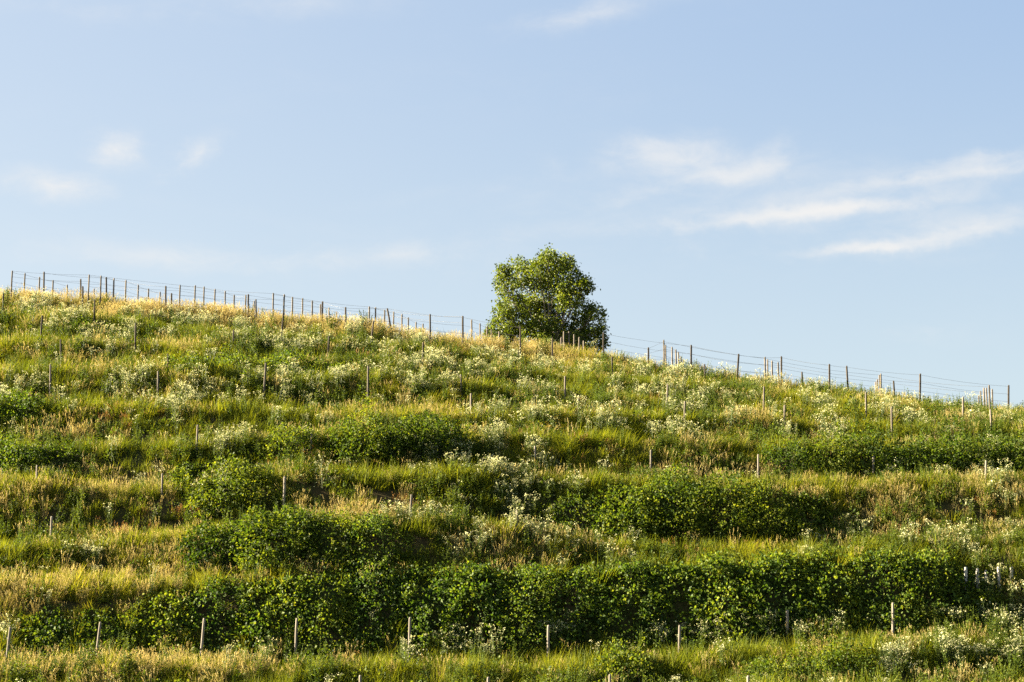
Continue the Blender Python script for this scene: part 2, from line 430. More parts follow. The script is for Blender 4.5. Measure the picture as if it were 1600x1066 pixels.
gx = np.concatenate([[-3000, -1200, -500, -250, -140, -90], np.arange(-64, 64.01, .35), [90, 140, 250, 500, 1200, 3000]])
gy = np.concatenate([[-2000, -600, -200, -80, -30, -10, 0, 10, 20, 30, 40, 46, 52, 56], np.arange(60, 130, .3), [134, 140, 150, 165, 185, 210, 260, 330, 500, 900, 1800, 3500]])
GX, GY = np.meshgrid(gx, gy)
GZ = ground_z(GX.ravel(), GY.ravel())
V = np.stack([GX.ravel(), GY.ravel(), GZ], 1)
nx, ny = len(gx), len(gy)
ii = (np.arange(ny - 1)[:, None] * nx + np.arange(nx - 1)[None, :]).ravel()
T = np.concatenate([np.stack([ii, ii + 1, ii + nx + 1], 1), np.stack([ii, ii + nx + 1, ii + nx], 1)])
hill = link('terraced_hillside', mk_mesh('terraced_hillside', V, T, None, True), M['ground'], kind='structure',
            label='terraced grassy hillside falling away to the right', category='hillside')


# ------------------------------------------------------------------ plant shapes that get scattered
def blade(g, base, yaw, h, w, lean, curl, r, segs=3):
    """one bent, tapering blade"""
    dx, dy = math.cos(yaw), math.sin(yaw); sx, sy = -dy, dx
    V, T = [], []
    for i in range(segs + 1):
        t = i / segs
        out = h * (lean * t + curl * t * t); z = h * (t - 0.25 * curl * t * t)
        ww = w * (1 - t) ** .7 * .5
        c = (base[0] + dx * out, base[1] + dy * out, base[2] + z)
        if i < segs:
            V += [(c[0] - sx * ww, c[1] - sy * ww, c[2]), (c[0] + sx * ww, c[1] + sy * ww, c[2])]
        else: V.append(c)
    for i in range(segs - 1):
        a = 2 * i; T += [(a, a + 1, a + 3), (a, a + 3, a + 2)]
    a = 2 * (segs - 1); T.append((a, a + 1, a + 2))
    g.add(V, T, r)
    return V[-1]
def grass_tuft(seed, n=42, rad=.16, h=.5, w=.016, lean=.28, curl=.35):
    rr = random.Random(seed); g = Geo()
    for _ in range(n):
        a = rr.uniform(0, 6.283); q = rad * math.sqrt(rr.random())
        blade(g, (q * math.cos(a), q * math.sin(a), -.05), a + rr.gauss(0, .9), h * rr.uniform(.45, 1.1), w * rr.uniform(.6, 1.3),
              lean * rr.random(), curl * rr.uniform(0, 1.4), rr.random())
    return g.mesh('grass_tuft')
def seed_tuft(seed, n=22, h=.95):
    """tall standing stalks with feathery seed heads, a few basal blades"""
    rr = random.Random(seed); g = Geo()
    for _ in range(n):
        a = rr.uniform(0, 6.283); q = .2 * math.sqrt(rr.random()); hh = h * rr.uniform(.6, 1.1); r = rr.random()
        yaw = a + rr.gauss(0, .8); lean = .22 * rr.random(); curl = rr.uniform(0, .35)
        p = blade(g, (q * math.cos(a), q * math.sin(a), -.05), yaw, hh, .011, lean, curl, r, 4)
        dx, dy = math.cos(yaw), math.sin(yaw)
        m = rr.randint(5, 8)
        C = np.array([[p[0] - dx * .02 * k * (lean + curl) - dx * .0, p[1] - dy * .02 * k * (lean + curl), p[2] - .024 * k] for k in range(m)])
        D = np.array([[rr.gauss(0, .5) + dx * .5, rr.gauss(0, .5) + dy * .5, 1.0] for k in range(m)])
        g.leaves(C, D, .06, .018, np.clip(r + .15, 0, 1))
    for _ in range(16):
        a = rr.uniform(0, 6.283)
        blade(g, (.15 * math.cos(a), .15 * math.sin(a), -.05), a, h * rr.uniform(.25, .55), .014, rr.uniform(.1, .5), rr.uniform(.1, .8), rr.random() * .6)
    return g.mesh('seed_tuft')
def leafy_weed(seed, n=60, h=.45, rad=.25, ls=.09):
    """low broad-leaved plant: several leafy stems"""
    rr = np.random.default_rng(seed); g = Geo()
    a = rr.uniform(0, 6.283, n); q = rad * np.sqrt(rr.random(n)); z = h * rr.random(n) ** .7 * (1 - (q / rad) ** 2 * .5)
    C = np.stack([q * np.cos(a), q * np.sin(a), z], 1)
    D = np.stack([np.cos(a) * rr.uniform(.3, 1.2, n), np.sin(a) * rr.uniform(.3, 1.2, n), rr.normal(.15, .5, n)], 1)
    g.leaves(C, D, ls * rr.uniform(.6, 1.4, n), ls * .6 * rr.uniform(.6, 1.2, n), rr.random(n), .2, .15)
    for k in range(5):
        t = rr.uniform(0, 6.283); g.tube([(0, 0, -.05), (rad * .6 * math.cos(t), rad * .6 * math.sin(t), h * .85)], [.006, .003], 3, .3, False)
    return g.mesh('leafy_weed')
def fleabane(seed, stems=8, h=.8, rad=.22, heads=None, fl=.036, fsz=.11):
    """upright leafy stems that branch at the top into a flat spray of little white flowers: (stems+leaves, flowers)"""
    rr = random.Random(seed); g = Geo(); f = Geo()
    for _ in range(stems):
        a = rr.uniform(0, 6.283); q = rad * math.sqrt(rr.random()); hh = h * rr.uniform(.7, 1.12)
        bx, by = q * math.cos(a), q * math.sin(a); tx, ty = bx + rr.gauss(0, .07), by + rr.gauss(0, .07)
        r = rr.random()
        g.tube([(bx, by, -.05), ((bx + tx) / 2, (by + ty) / 2, hh * .5), (tx, ty, hh * .86)], [.007, .006, .004], 3, r * .6, False)
        n = 12
        zz = np.array([rr.uniform(.05, .85) for _ in range(n)]); aa = np.array([rr.uniform(0, 6.283) for _ in range(n)])
        C = np.stack([bx + (tx - bx) * zz, by + (ty - by) * zz, zz * hh], 1)
        D = np.stack([np.cos(aa), np.sin(aa), np.full(n, .5)], 1)
        g.leaves(C, D, .13 - .06 * zz, .03, np.array([rr.random() for _ in range(n)]), .2, .25)
        nb = rr.randint(3, 5)
        for b in range(nb):
            ba = rr.uniform(0, 6.283); br = fsz * math.sqrt(rr.random()); bz = hh * rr.uniform(.93, 1.06)
            ex, ey = tx + br * math.cos(ba), ty + br * math.sin(ba)
            g.tube([(tx, ty, hh * .84), (ex, ey, bz)], [.003, .002], 3, r, False)
            for c in range(rr.randint(2, 3)):
                cx, cy, cz = ex + rr.gauss(0, .022), ey + rr.gauss(0, .022), bz + rr.gauss(0, .014)
                R = fl * rr.uniform(.55, 1.0) * .5; tl = rr.gauss(0, .45), rr.gauss(0, .45)
                V = [(cx, cy, cz)]
                for k in range(6):
                    t = k * math.pi / 3; ox, oy = R * math.cos(t), R * math.sin(t)
                    V.append((cx + ox, cy + oy, cz + tl[0] * ox + tl[1] * oy + R * .25))
                f.add(V, [(0, k + 1, (k + 1) % 6 + 1) for k in range(6)], rr.random())
    return g.mesh('fleabane_stems'), f.mesh('fleabane_flowers')

def joined(parts):
    """one scatter source from (mesh, material) pairs"""
    Vs, Ts, Rs, mi, n = [], [], [], [], 0
    for k, (me, mat) in enumerate(parts):
        v = np.empty(len(me.vertices) * 3, np.float32); me.vertices.foreach_get('co', v)
        t = np.empty(len(me.polygons) * 3, np.int32); me.polygons.foreach_get('vertices', t)
        r = np.empty(len(me.vertices), np.float32); me.attributes['rnd'].data.foreach_get('value', r)
        Vs.append(v.reshape(-1, 3)); Ts.append(t.reshape(-1, 3) + n); Rs.append(r); mi.append(np.full(len(me.polygons), k, np.int32)); n += len(me.vertices)
    me = mk_mesh('scatter_source', np.concatenate(Vs), np.concatenate(Ts), np.concatenate(Rs))
    for _, mat in parts: me.materials.append(mat)
    me.polygons.foreach_set('material_index', np.concatenate(mi))
    return me

def scatter(name, label, category, P, scale, tint, sources, tilt=.2):
    """ONE object of uncountable plants: a plant mesh on every point, by geometry nodes"""
    n = len(P)
    me = bpy.data.meshes.new(name)
    me.vertices.add(n); me.vertices.foreach_set('co', np.asarray(P, np.float32).ravel())
    rot = np.stack([RNG.normal(0, tilt, n), RNG.normal(0, tilt, n), RNG.uniform(0, 6.283, n)], 1).astype(np.float32)
    scl = np.stack([scale * RNG.uniform(.85, 1.15, n)] * 2 + [scale * RNG.uniform(.75, 1.25, n)], 1).astype(np.float32)
    a = me.attributes.new('rot', 'FLOAT_VECTOR', 'POINT'); a.data.foreach_set('vector', rot.ravel())
    a = me.attributes.new('scl', 'FLOAT_VECTOR', 'POINT'); a.data.foreach_set('vector', scl.ravel())
    a = me.attributes.new('tint', 'FLOAT', 'POINT'); a.data.foreach_set('value', np.clip(tint, 0, 1).astype(np.float32))
    a = me.attributes.new('pick', 'INT', 'POINT'); a.data.foreach_set('value', RNG.integers(0, len(sources), n).astype(np.int32))
    o = link(name, me, None, kind='stuff', label=label, category=category)
    ng = bpy.data.node_groups.new(name, 'GeometryNodeTree')
    ng.interface.new_socket('Geometry', in_out='INPUT', socket_type='NodeSocketGeometry')
    ng.interface.new_socket('Geometry', in_out='OUTPUT', socket_type='NodeSocketGeometry')
    gi = ng.nodes.new('NodeGroupInput'); go = ng.nodes.new('NodeGroupOutput')
    ip = ng.nodes.new('GeometryNodeInstanceOnPoints'); jn = ng.nodes.new('GeometryNodeJoinGeometry')
    for sm in sources:
        so = bpy.data.objects.new(name + '_plant', sm)          # source shape, never placed in the scene itself
        oi = ng.nodes.new('GeometryNodeObjectInfo'); oi.inputs[0].default_value = so; oi.inputs['As Instance'].default_value = True
        ng.links.new(oi.outputs['Geometry'], jn.inputs[0])
    def attr(nm, ty):
        q = ng.nodes.new('GeometryNodeInputNamedAttribute'); q.data_type = ty; q.inputs[0].default_value = nm
        return q.outputs[0]
    ng.links.new(gi.outputs[0], ip.inputs['Points']); ng.links.new(jn.outputs[0], ip.inputs['Instance'])
    ip.inputs['Pick Instance'].default_value = True
    ng.links.new(attr('pick', 'INT'), ip.inputs['Instance Index'])
    ng.links.new(attr('rot', 'FLOAT_VECTOR'), ip.inputs['Rotation'])
    ng.links.new(attr('scl', 'FLOAT_VECTOR'), ip.inputs['Scale'])
    ng.links.new(ip.outputs[0], go.inputs[0])
    md = o.modifiers.new('scatter', 'NODES'); md.node_group = ng
    return o

# ------------------------------------------------------------------ shrubs, brambles and vines: each one a thing
def ground_normal(p):
    e = .5
    zx = float(ground_z(p.x + e, p.y) - ground_z(p.x - e, p.y)) / (2 * e); zy = float(ground_z(p.x, p.y + e) - ground_z(p.x, p.y - e)) / (2 * e)
    return Vector((-zx, -zy, 1)).normalized()
SHRUB_SEED = [900]
FOOT = []                            # ground already taken by shrubs
def shrub(name, label, category, group, px, py, wpx, depth, H, mat, leaf=.085, dens=1.0, per=11, aspect=.75):
    """foliage that sits on (and drapes over) the ground under it, made of leaf sprays round many twig ends"""
    SHRUB_SEED[0] += 1; sd = SHRUB_SEED[0]; R = np.random.default_rng(sd)
    c = hit(px, py); rx = wpx / F_PX * c.y / 2; ry = depth
    FOOT.append((c.x, c.y, rx, ry))
    nrm = ground_normal(c); nrm = Vector((nrm.x * .5, nrm.y * .8, max(nrm.z, .5))).normalized(); nv = np.array(nrm)
    area = math.pi * rx * ry + 2 * (rx + ry) * H
    nc = int(max(50, 34 * area * dens * (.085 / leaf) ** 1.2))
    a = R.uniform(0, 6.283, nc); r = np.sqrt(R.random(nc))
    edge = .78 + .44 * vnoise(np.cos(a) * 1.7 + 9, np.sin(a) * 1.7 + sd, 1.0, sd)
    x = c.x + rx * r * edge * np.cos(a); y = c.y + ry * r * edge * np.sin(a)
    hs = H * np.sqrt(np.clip(1 - r ** 2.4, .02, 1)) * (.22 + 1.35 * fbm(x, y, .8, sd + 3, 2)) * (.75 + .55 * vnoise(x, y, 2.0, sd + 8))
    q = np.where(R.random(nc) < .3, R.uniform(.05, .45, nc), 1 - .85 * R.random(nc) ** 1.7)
    hue = R.uniform(-.12, .06)
    base = np.stack([x, y, ground_z(x, y)], 1)
    tip = base + nv * (hs * q)[:, None]
    g = Geo()
    out = tip - (np.array(c) + nv * H * .15); out /= np.linalg.norm(out, axis=1, keepdims=True) + 1e-6
    k = per
    C = np.repeat(tip, k, 0) + R.normal(0, leaf * 1.15, (nc * k, 3)) * np.array([1, 1, .8])
    D = np.repeat(out, k, 0) * .75 + R.normal(0, .75, (nc * k, 3)) + np.array([0, 0, .12])
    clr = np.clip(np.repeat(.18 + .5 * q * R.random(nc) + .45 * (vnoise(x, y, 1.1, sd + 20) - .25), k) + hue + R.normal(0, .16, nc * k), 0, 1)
    leaf *= R.uniform(.85, 1.2)
    g.leaves(C, D, leaf * R.uniform(.6, 1.35, nc * k), leaf * aspect * R.uniform(.6, 1.25, nc * k), clr, .22, .18)
    # a few long shoots arch out of the mass
    shoots = []
    for i in R.choice(nc, min(nc, int(5 + 5 * rx)), replace=False):
        d = out[i] * .5 + np.array([0, -.15, .75]) + R.normal(0, .35, 3); d /= np.linalg.norm(d)
        L_ = R.uniform(.25, .6) * min(1, H + .3); t = np.linspace(.1, 1, 11)[:, None]
        p = base[i] + nv * hs[i] * .9; pth = p + d * L_ * t + np.array([0, 0, -.35]) * L_ * t ** 2
        shoots.append((p, pth[5], pth[10]))
        sp = R.normal(0, .03, (22, 3)) + np.repeat(pth, 2, 0)
        g.leaves(sp, R.normal(0, .7, (22, 3)) + d * .5, leaf * .8 * R.uniform(.6, 1.2, 22), leaf * .8 * aspect, np.clip(.6 + hue + R.normal(0, .18, 22), 0, 1), .22, .2)
    root = bpy.data.objects.new(name, None); COL.objects.link(root); root.location = c; root.empty_display_size = .3
    root['label'] = label; root['category'] = category
    if group: root['group'] = group
    me = g.mesh('foliage'); me.transform(Matrix.Translation(-c))
    link('foliage', me, mat, root, kind='stuff')
    b = Geo()
    for i in R.choice(nc, min(nc, 16 + int(6 * rx)), replace=False):
        f = base[i] * .75 + np.array(c) * .25; f[2] = float(ground_z(f[0], f[1])) - .05
        m = (f + tip[i]) / 2 + R.normal(0, .06, 3)
        b.tube([f, m, tip[i]], [.012, .008, .003], 4, .5, False)
    for p0, p1, p2 in shoots: b.tube([p0, p1, p2], [.007, .005, .003], 3, .5, False)
    me = b.mesh('branches'); me.transform(Matrix.Translation(-c))
    link('branches', me, M['twig'], root, kind='stuff')
    return root

BR, BU, VI = M['bramble'], M['bush'], M['vine']
G_BANK = 'brambles on the lowest bank'
# the long bramble hedge on the lowest bank, behind the front posts, left to right
bank = [(70,994,120,.9,.3,BR,'low shaded bramble behind the first front-row post'),
 (165,992,110,.9,.32,BR,'low shaded bramble behind the second front-row post'),
 (255,985,110,1.1,.4,BR,'low bramble between the second and third front-row posts'),
 (340,968,105,1.5,.55,BR,'leafy bramble at the left end of the lowest hedge, behind the leaning front post'),
 (425,965,110,1.5,.6,BR,'dark bramble between the third and fourth front-row posts'),
 (505,962,110,1.6,.6,BR,'bramble just right of the fourth front-row post, reaching the dry grass above'),
 (585,955,110,1.7,.7,BR,'dark green bramble left of the fifth front-row post'),
 (665,950,110,1.8,.75,BR,'tall bramble directly behind the fifth front-row post'),
 (745,955,110,1.8,.7,BR,'bramble in the hedge midway between the fifth and sixth front-row posts'),
 (822,950,110,1.8,.75,BR,'broad-leaved bramble just left of the sixth front-row post'),
 (900,955,115,1.8,.75,BR,'bramble right of the sixth front-row post, above the leafy round bush'),
 (980,950,115,1.8,.75,BR,'dark bramble behind and above the leafy round bush at the bottom edge'),
 (1060,945,115,1.8,.75,BR,'bramble directly behind the seventh front-row post'),
 (1140,935,115,1.8,.7,BR,'bramble between the seventh and eighth front-row posts'),
 (1220,925,115,1.8,.7,BR,'dense bramble directly above the eighth front-row post'),
 (1300,925,115,1.8,.65,BR,'bramble between the eighth and ninth front-row posts'),
 (1380,920,110,1.7,.6,BR,'bramble directly above the ninth front-row post'),
 (1535,950,95,1.0,.35,BR,'low bramble below the short pale pickets at the right end of the hedge'),
 (1455,915,100,1.6,.55,BR,'bramble of the lowest hedge just left of the short pale pickets')]
for px, py, w, d, h, m, lab in bank:
    shrub('bramble_bush', lab, 'bramble', G_BANK, px, py, w, d, h * random.uniform(.7, 1.35), m, .125, 1.6, 9)
mid = [(900,830,90,1.1,.6,BU,'low bush among white flowers left of the mid-slope thicket'),
 (975,822,110,1.3,.95,BU,'leftmost bush of the large shrub thicket in the middle of the slope'),
 (1045,815,115,1.5,1.15,BU,'second bush from the left in the mid-slope shrub thicket'),
 (1120,815,120,1.5,1.2,BU,'tallest yellow-green bush at the centre of the mid-slope thicket'),
 (1195,818,110,1.4,1.05,BU,'bush at the right side of the mid-slope thicket'),
 (1262,828,90,1.2,.75,BU,'low dark bush ending the mid-slope thicket beside the dry grass')]
for px, py, w, d, h, m, lab in mid:
    shrub('shrub', lab, 'shrub', 'bushes of the mid-slope thicket', px, py, w, d, h * 1.3, m, .115, 1.35, 9)
lone = [(345,774,120,1.3,.95,BU,'rounded bush left of centre with white flowers on its top'),
 (290,768,70,1.0,.7,BU,'small bush leaning on the left flank of the flower-topped bush'),
 (400,772,70,1.0,.7,BU,'small dark bush on the right flank of the flower-topped bush'),
 (345,862,120,1.3,.75,BU,'left part bush of the low wide shrub mound, below the lone standing post'),
 (430,855,135,1.4,1.1,BU,'largest bush of the low wide mound, in front of a grey post'),
 (515,855,110,1.3,.9,BU,'bush on the right of the low wide mound, under dry plumes'),
 (575,868,120,1.3,.75,BR,'dark bluish-green bush at the right end of the low wide mound'),
 (455,702,90,1.0,.8,BU,'low leafy bush at the left end of the upper mid-slope hedge'),
 (560,704,110,1.2,1.2,BU,'bush of the upper mid-slope hedge, right of a short post'),
 (620,706,95,1.2,1.35,BU,'tallest bush of the upper mid-slope hedge'),
 (692,706,110,1.2,1.3,BU,'rounded dark bush at the right end of the upper mid-slope hedge'),
 (25,652,110,1.1,.75,BR,'dark weedy bush at the left picture edge, below white flowers'),
 (20,736,80,1.0,1.0,BR,'small dark bush cut by the left picture edge'),
 (95,722,100,.9,.45,VI,'low green mound beside the bush at the left picture edge'),
 (140,522,60,.8,.4,BR,'low dark weed clump high on the left slope'),
 (972,1060,95,1.0,1.0,VI,'bright green leafy round bush at the bottom edge'),
 (1300,1062,150,1.2,1.0,VI,'yellow-green bush in the bottom right, below the ninth front-row post'),
 (1210,1068,90,1.0,.7,VI,'small leafy bush at the bottom edge left of the yellow-green bush'),
 (1520,922,70,.7,.2,BR,'leafy clump round the feet of the short pale pickets')]
for px, py, w, d, h, m, lab in lone:
    shrub('shrub', lab, 'shrub', None, px, py, w, d, h * 1.3, m, .12 if py > 1000 else .11, 1.4, 9)
upper = [(300,588,90,.9,.6,BR,'leftmost bush of the dark hedge high on the left slope'),(370,588,90,.9,.6,BR,'second bush from the left in the high left hedge'),
 (440,588,90,.9,.6,BR,'third bush from the left in the high left hedge'),(505,598,80,.9,.6,BR,'rightmost bush of the dark hedge high on the left slope')]
for px, py, w, d, h, m, lab in upper:
    shrub('shrub', lab, 'shrub', 'bushes of the high left hedge', px, py, w, d, h * 1.9, m, .1, 1.3, 9)
ordn = ['first', 'second', 'third', 'fourth', 'fifth', 'sixth', 'seventh', 'eighth', 'ninth', 'tenth', 'eleventh', 'twelfth', 'thirteenth', 'fourteenth', 'fifteenth', 'sixteenth', 'seventeenth', 'eighteenth', 'nineteenth', 'twentieth']
for i, px in enumerate((1225, 1290, 1350, 1415, 1475, 1535, 1592)):
    shrub('grape_vine', 'leafy vine bush, %s from the left in the dark right-hand hedge row' % ordn[i], 'vine', 'vines of the right-hand hedge row', px, 739, 84, 1.1, 1.6, VI, .115, 1.05, 9)

# a young blue-green sapling on the skyline
def sapling():
    c = hit(572, 516); g = Geo(); b = Geo(); R = np.random.default_rng(5)
    root = bpy.data.objects.new('sapling', None); COL.objects.link(root); root.location = c
    root['label'] = 'small feathery dark green sapling on the skyline left of the tree'; root['category'] = 'sapling'
    for k in range(7):
        tx, ty, th = R.normal(0, .35), R.normal(0, .25), R.uniform(.7, 1.35)
        b.tube([(tx * .3, ty * .3, -.05), (tx * .7, ty * .7, th * .5), (tx, ty, th)], [.016, .01, .004], 4, .5, False)
        n = 90; t = R.uniform(.2, 1, n); a = R.uniform(0, 6.283, n)
        C = np.stack([tx * (.3 + .7 * t), ty * (.3 + .7 * t), th * t], 1)
        g.leaves(C, np.stack([np.cos(a), np.sin(a), np.full(n, .7)], 1), .2 * (1.15 - t), .04, R.random(n), .2, 0)
    link('trunk', b.mesh('trunk'), M['twig'], root); link('crown', g.mesh('crown'), M['sapling'], root, kind='stuff')
sapling()

# ------------------------------------------------------------------ the tree behind the crest
def tree():
    R = np.random.default_rng(77); Y = 116.0
    u, _ = ray_us(858, 545); bx = u * Y; bz = float(ground_z(bx, Y)) - .1
    c = Vector((bx, Y, bz))
    root = bpy.data.objects.new('tree', None); COL.objects.link(root); root.location = c
    root['label'] = 'broad round-crowned leafy tree standing alone behind the ridge'; root['category'] = 'tree'
    lobes = [(808,421,29),(855,420,31),(880,437,29),(790,448,20),(903,438,16),(796,476,22),(842,462,34),(885,474,30),(815,508,25),(858,503,32),(905,505,27),(779,512,18),(930,502,17),(936,524,15),
             (914,528,23),(772,521,12),(792,530,18),(830,532,24),(868,532,27),(898,543,22),(942,540,9),(765,524,10),(800,518,18),(785,492,16),(848,520,26),(885,520,26),(775,540,10),(812,545,16),(850,548,20),(925,545,14),(856,409,16),(912,456,13),(921,478,12),(838,436,22),(870,462,26),(786,430,12),(820,408,16),(884,412,13),(832,482,26),(895,455,18)]
    W = []
    for (px, py, rp) in lobes:
        uu, ss = ray_us(px, py); m = Y / F_PX
        r = rp * m
        dep = (R.random() - .5) * 4.2
        W.append((np.array([uu * Y, Y + dep, CAM_Z + ss * Y]) - np.array(c), r))
    g = Geo(); tips = []
    for (p, r) in W:
        n = int(125 * r ** 2.0) + 24
        d = R.normal(size=(n, 3)); d /= np.linalg.norm(d, axis=1, keepdims=True)
        q = p + d * (r * (.25 + .75 * R.random(n) ** .45))[:, None] * np.array([.93, 1.1, .93])
        keep = R.random(n) < .12 + 1.15 * vnoise(q[:, 0] + q[:, 1] * .7, q[:, 2] + q[:, 1] * .4, .8, 61)
        q = q[keep]; d = d[keep]; n = len(q); k = 12
        C = np.repeat(q, k, 0) + R.normal(0, .13, (n * k, 3))
        D = np.repeat(d, k, 0) * .5 + R.normal(0, .8, (n * k, 3)) + np.array([0, 0, -.15])
        clr = np.clip(np.repeat(R.uniform(.2, .75, n), k) + R.normal(0, .16, n * k), 0, 1)
        g.leaves(C, D, .14 * R.uniform(.7, 1.3, n * k), .11 * R.uniform(.7, 1.25, n * k), clr, .2, .1)
        for i in R.choice(n, min(n, 7), replace=False): tips.append((p, q[i]))
    link('crown', g.mesh('crown'), M['tree'], root, kind='stuff')
    b = Geo()
    fork = np.array([0, 0, 1.1])
    b.tube([(0, 0, -.3), (.03, 0, .5), fork], [.30, .24, .21], 10, .5, False)
    link('trunk', b.mesh('trunk', True), M['bark'], root)
    # main limbs rise from the fork to every lobe, twigs from the limbs to the sprays
    for j, (p, r) in enumerate(W):
        l = Geo()
        f0 = np.array([R.normal(0, .07), R.normal(0, .07), R.uniform(.6, 1.1)])
        m1 = f0 + (p - f0) * .35 + R.normal(0, .16, 3) + np.array([-.12 * p[0], 0, .2 * abs(p[0])]); m2 = f0 + (p - f0) * .7 + R.normal(0, .22, 3) + np.array([0, 0, .15])
        l.tube([f0, m1, m2, p], [.085, .055, .035, .02], 6, .5, False)
        for (pp, t) in tips:
            if pp is p:
                st = m2 + (p - m2) * R.random(); l.tube([st, (st + t) / 2 + R.normal(0, .06, 3), t], [.022, .014, .006], 4, .5, False)
        link('limb', l.mesh('limb', True), M['bark'], root)
tree()

# ------------------------------------------------------------------ where plants grow
FLOWERS = [(45,500,34,12),(120,508,26,8),(200,506,26,10),(258,512,42,12),(300,520,40,10),(345,516,40,10),(375,526,36,10),(150,536,26,10),(80,528,24,10),(205,536,22,8),
 (210,608,44,14),(320,640,66,18),(240,648,36,12),(40,632,40,14),(100,575,18,8),(284,592,18,8),(410,552,32,12),(470,556,50,12),(550,536,24,8),(602,566,32,10),(650,546,32,10),
 (590,606,40,10),(650,586,24,8),(690,582,24,10),(430,608,30,10),(540,606,60,12),(470,628,66,12),(600,618,30,10),(660,618,44,12),(700,648,30,8),(750,600,30,10),(792,578,30,10),
 (850,590,54,10),(900,594,44,8),(1000,600,40,10),(850,626,54,10),(760,630,36,10),(1010,634,38,10),(1050,604,24,8),(1085,600,24,8),(1190,612,22,8),(1010,686,34,10),(1060,696,26,8),
 (1080,660,22,8),(1150,676,54,10),(1265,650,34,10),(1330,680,34,8),(1380,655,24,8),(1430,676,44,8),(1310,700,26,8),(270,656,60,14),(50,676,34,12),(360,702,34,12),(130,872,34,10),(330,798,14,6),
 (480,710,24,10),(560,720,28,10),(650,730,36,12),(720,738,60,14),(770,754,44,14),(785,698,26,10),(690,822,44,12),(640,832,20,8),(760,852,40,10),(830,665,66,12),(950,668,66,14),(1000,688,26,14),
 (1060,698,24,14),(845,744,34,12),(825,772,50,26),(875,800,34,20),(905,760,30,14),(835,856,60,12),(950,888,40,8),(1220,698,24,8),(1335,752,24,8),(1380,762,24,8),(1435,758,50,8),(1520,760,66,10),
 (1580,796,24,20),(1390,858,34,8),(1455,862,34,8),(1550,864,56,10),(880,1012,44,10),(935,1008,30,8),(1030,1010,34,10),(1092,1018,26,8),(1142,1008,24,8),(1185,1000,24,8),(1250,1006,44,8),(1330,994,34,8),
 (1540,984,66,10),(1592,968,20,10),(1400,1046,34,10),(1490,1040,44,12),(1560,1038,36,12),(740,1028,30,8),(690,1018,34,8),(652,1046,18,8),(420,1046,22,8),(1540,935,50,18),(1480,925,30,12),(600,560,26,8),
 (20,1005,22,8),(52,990,24,8),(1120,640,24,8),(170,560,30,8),(330,570,20,6)]
DRY = [(110,1050,110,14),(230,1050,130,14),(100,772,150,16),(40,785,60,16),(1430,800,180,30),(1330,790,60,24),(560,812,90,10),(60,1056,80,16),(150,1058,90,18),(300,902,160,16),(90,930,150,22),(190,905,60,20),(780,868,110,14),(1070,742,80,8),(1200,750,40,8),
 (860,548,80,8),(1480,672,54,10),(560,658,44,8),(700,660,40,8),(1550,800,60,30),(250,494,260,8),(520,512,200,8),(1350,624,120,6),(1100,592,80,6),(240,1060,120,14),(320,1062,60,10),(1180,668,60,8),(460,900,80,10),
 (1250,790,50,20),(880,862,60,10),(100,690,60,8),(360,1058,60,10),(1300,860,60,6)]
RUST = [(560,560,60,10),(730,556,50,10),(900,715,80,14),(770,640,50,8),(1110,870,100,6),(1320,862,60,6),(215,830,60,18),(280,822,30,10),(180,690,60,14),(1010,640,50,8),(640,800,50,14),(500,712,40,10),(1420,830,80,16),
 (870,545,60,6),(200,670,60,14),(520,1000,60,8),(1090,985,30,8),(700,560,50,8),(960,720,50,14),(1000,595,40,6),(830,690,50,12)]
YELLOW = [(882,876,22,5),(725,556,14,4),(1450,655,20,5),(870,668,14,4),(845,590,10,3)]
BARE = [(200,700,110,16),(230,820,90,22),(560,770,120,16),(1330,835,60,12),(700,690,60,8),(520,745,110,14),(1180,690,50,8),(760,700,60,10)]
def field(lst, x, y, grow=1.0):
    f = np.zeros_like(x)
    for (px, py, rx, ry) in lst:
        p = hit(px, py)
        sx = max(.45, rx / F_PX * p.y) * grow; sy = max(.7, ry / F_PX * p.y * 1.9) * grow
        f = np.maximum(f, np.exp(-(((x - p.x) / sx) ** 2 + ((y - p.y) / sy) ** 2)))
    return f
def points(n, y0=66.0, y1=121.0, um=.30):
    """random spots on the hill, evenly per square metre"""
    y = np.sqrt(RNG.uniform(y0 ** 2, y1 ** 2, n)); x = RNG.uniform(-um, um, n) * y
    u = x / y
    keep = y < _samp(LD[-1], u) + 9
    for (fx, fy, rx, ry) in FOOT:
        keep &= ~((((x - fx) / rx) ** 2 + ((y - fy) / ry) ** 2 < .62) & (RNG.random(n) < .86))
    return x[keep], y[keep]
def top_dry(x, y):
    """the left ridge is dry: few leafy plants there"""
    return 1 - .85 * smooth((y - _samp(LD[-1], x / y) + 4.5) / 4) * smooth((.12 - x / y) / .2)
def take(m, *arrs):
    return [a[m] for a in arrs]
def P3(x, y): return np.stack([x, y, ground_z(x, y)], 1)

# green grass everywhere, taller and yellower in drifts
x, y = points(46000)
idx, t = terrace_t(x, y)
fb = field(BARE, x, y); fd = field(DRY, x, y)
big = fbm(x, y, 5.5, 101); med = fbm(x, y, 1.6, 131)
crest = smooth((y - _samp(LD[-1], x / y) + 6) / 7)
keep = RNG.random(len(x)) < np.clip(1.05 - .75 * fb - .45 * fd - .55 * crest * smooth((.12 - x / y) / .2), .1, 1) * (.25 + 1.1 * smooth((fbm(x, y, .9, 151, 2) - .25) / .5))
x, y, big, med, crest, t, fd = take(keep, x, y, big, med, crest, t, fd)
sc_ = (.75 + 1.0 * med) * (.85 + .35 * smooth((.25 - np.abs(t - .0)) / .25)) * (1 - .25 * crest) * (1 - .12 * smooth((t - .4) / .3))
tint = .12 + .75 * (big - .15) + .22 * (RNG.random(len(x)) - .5) + .25 * crest + .2 * fd
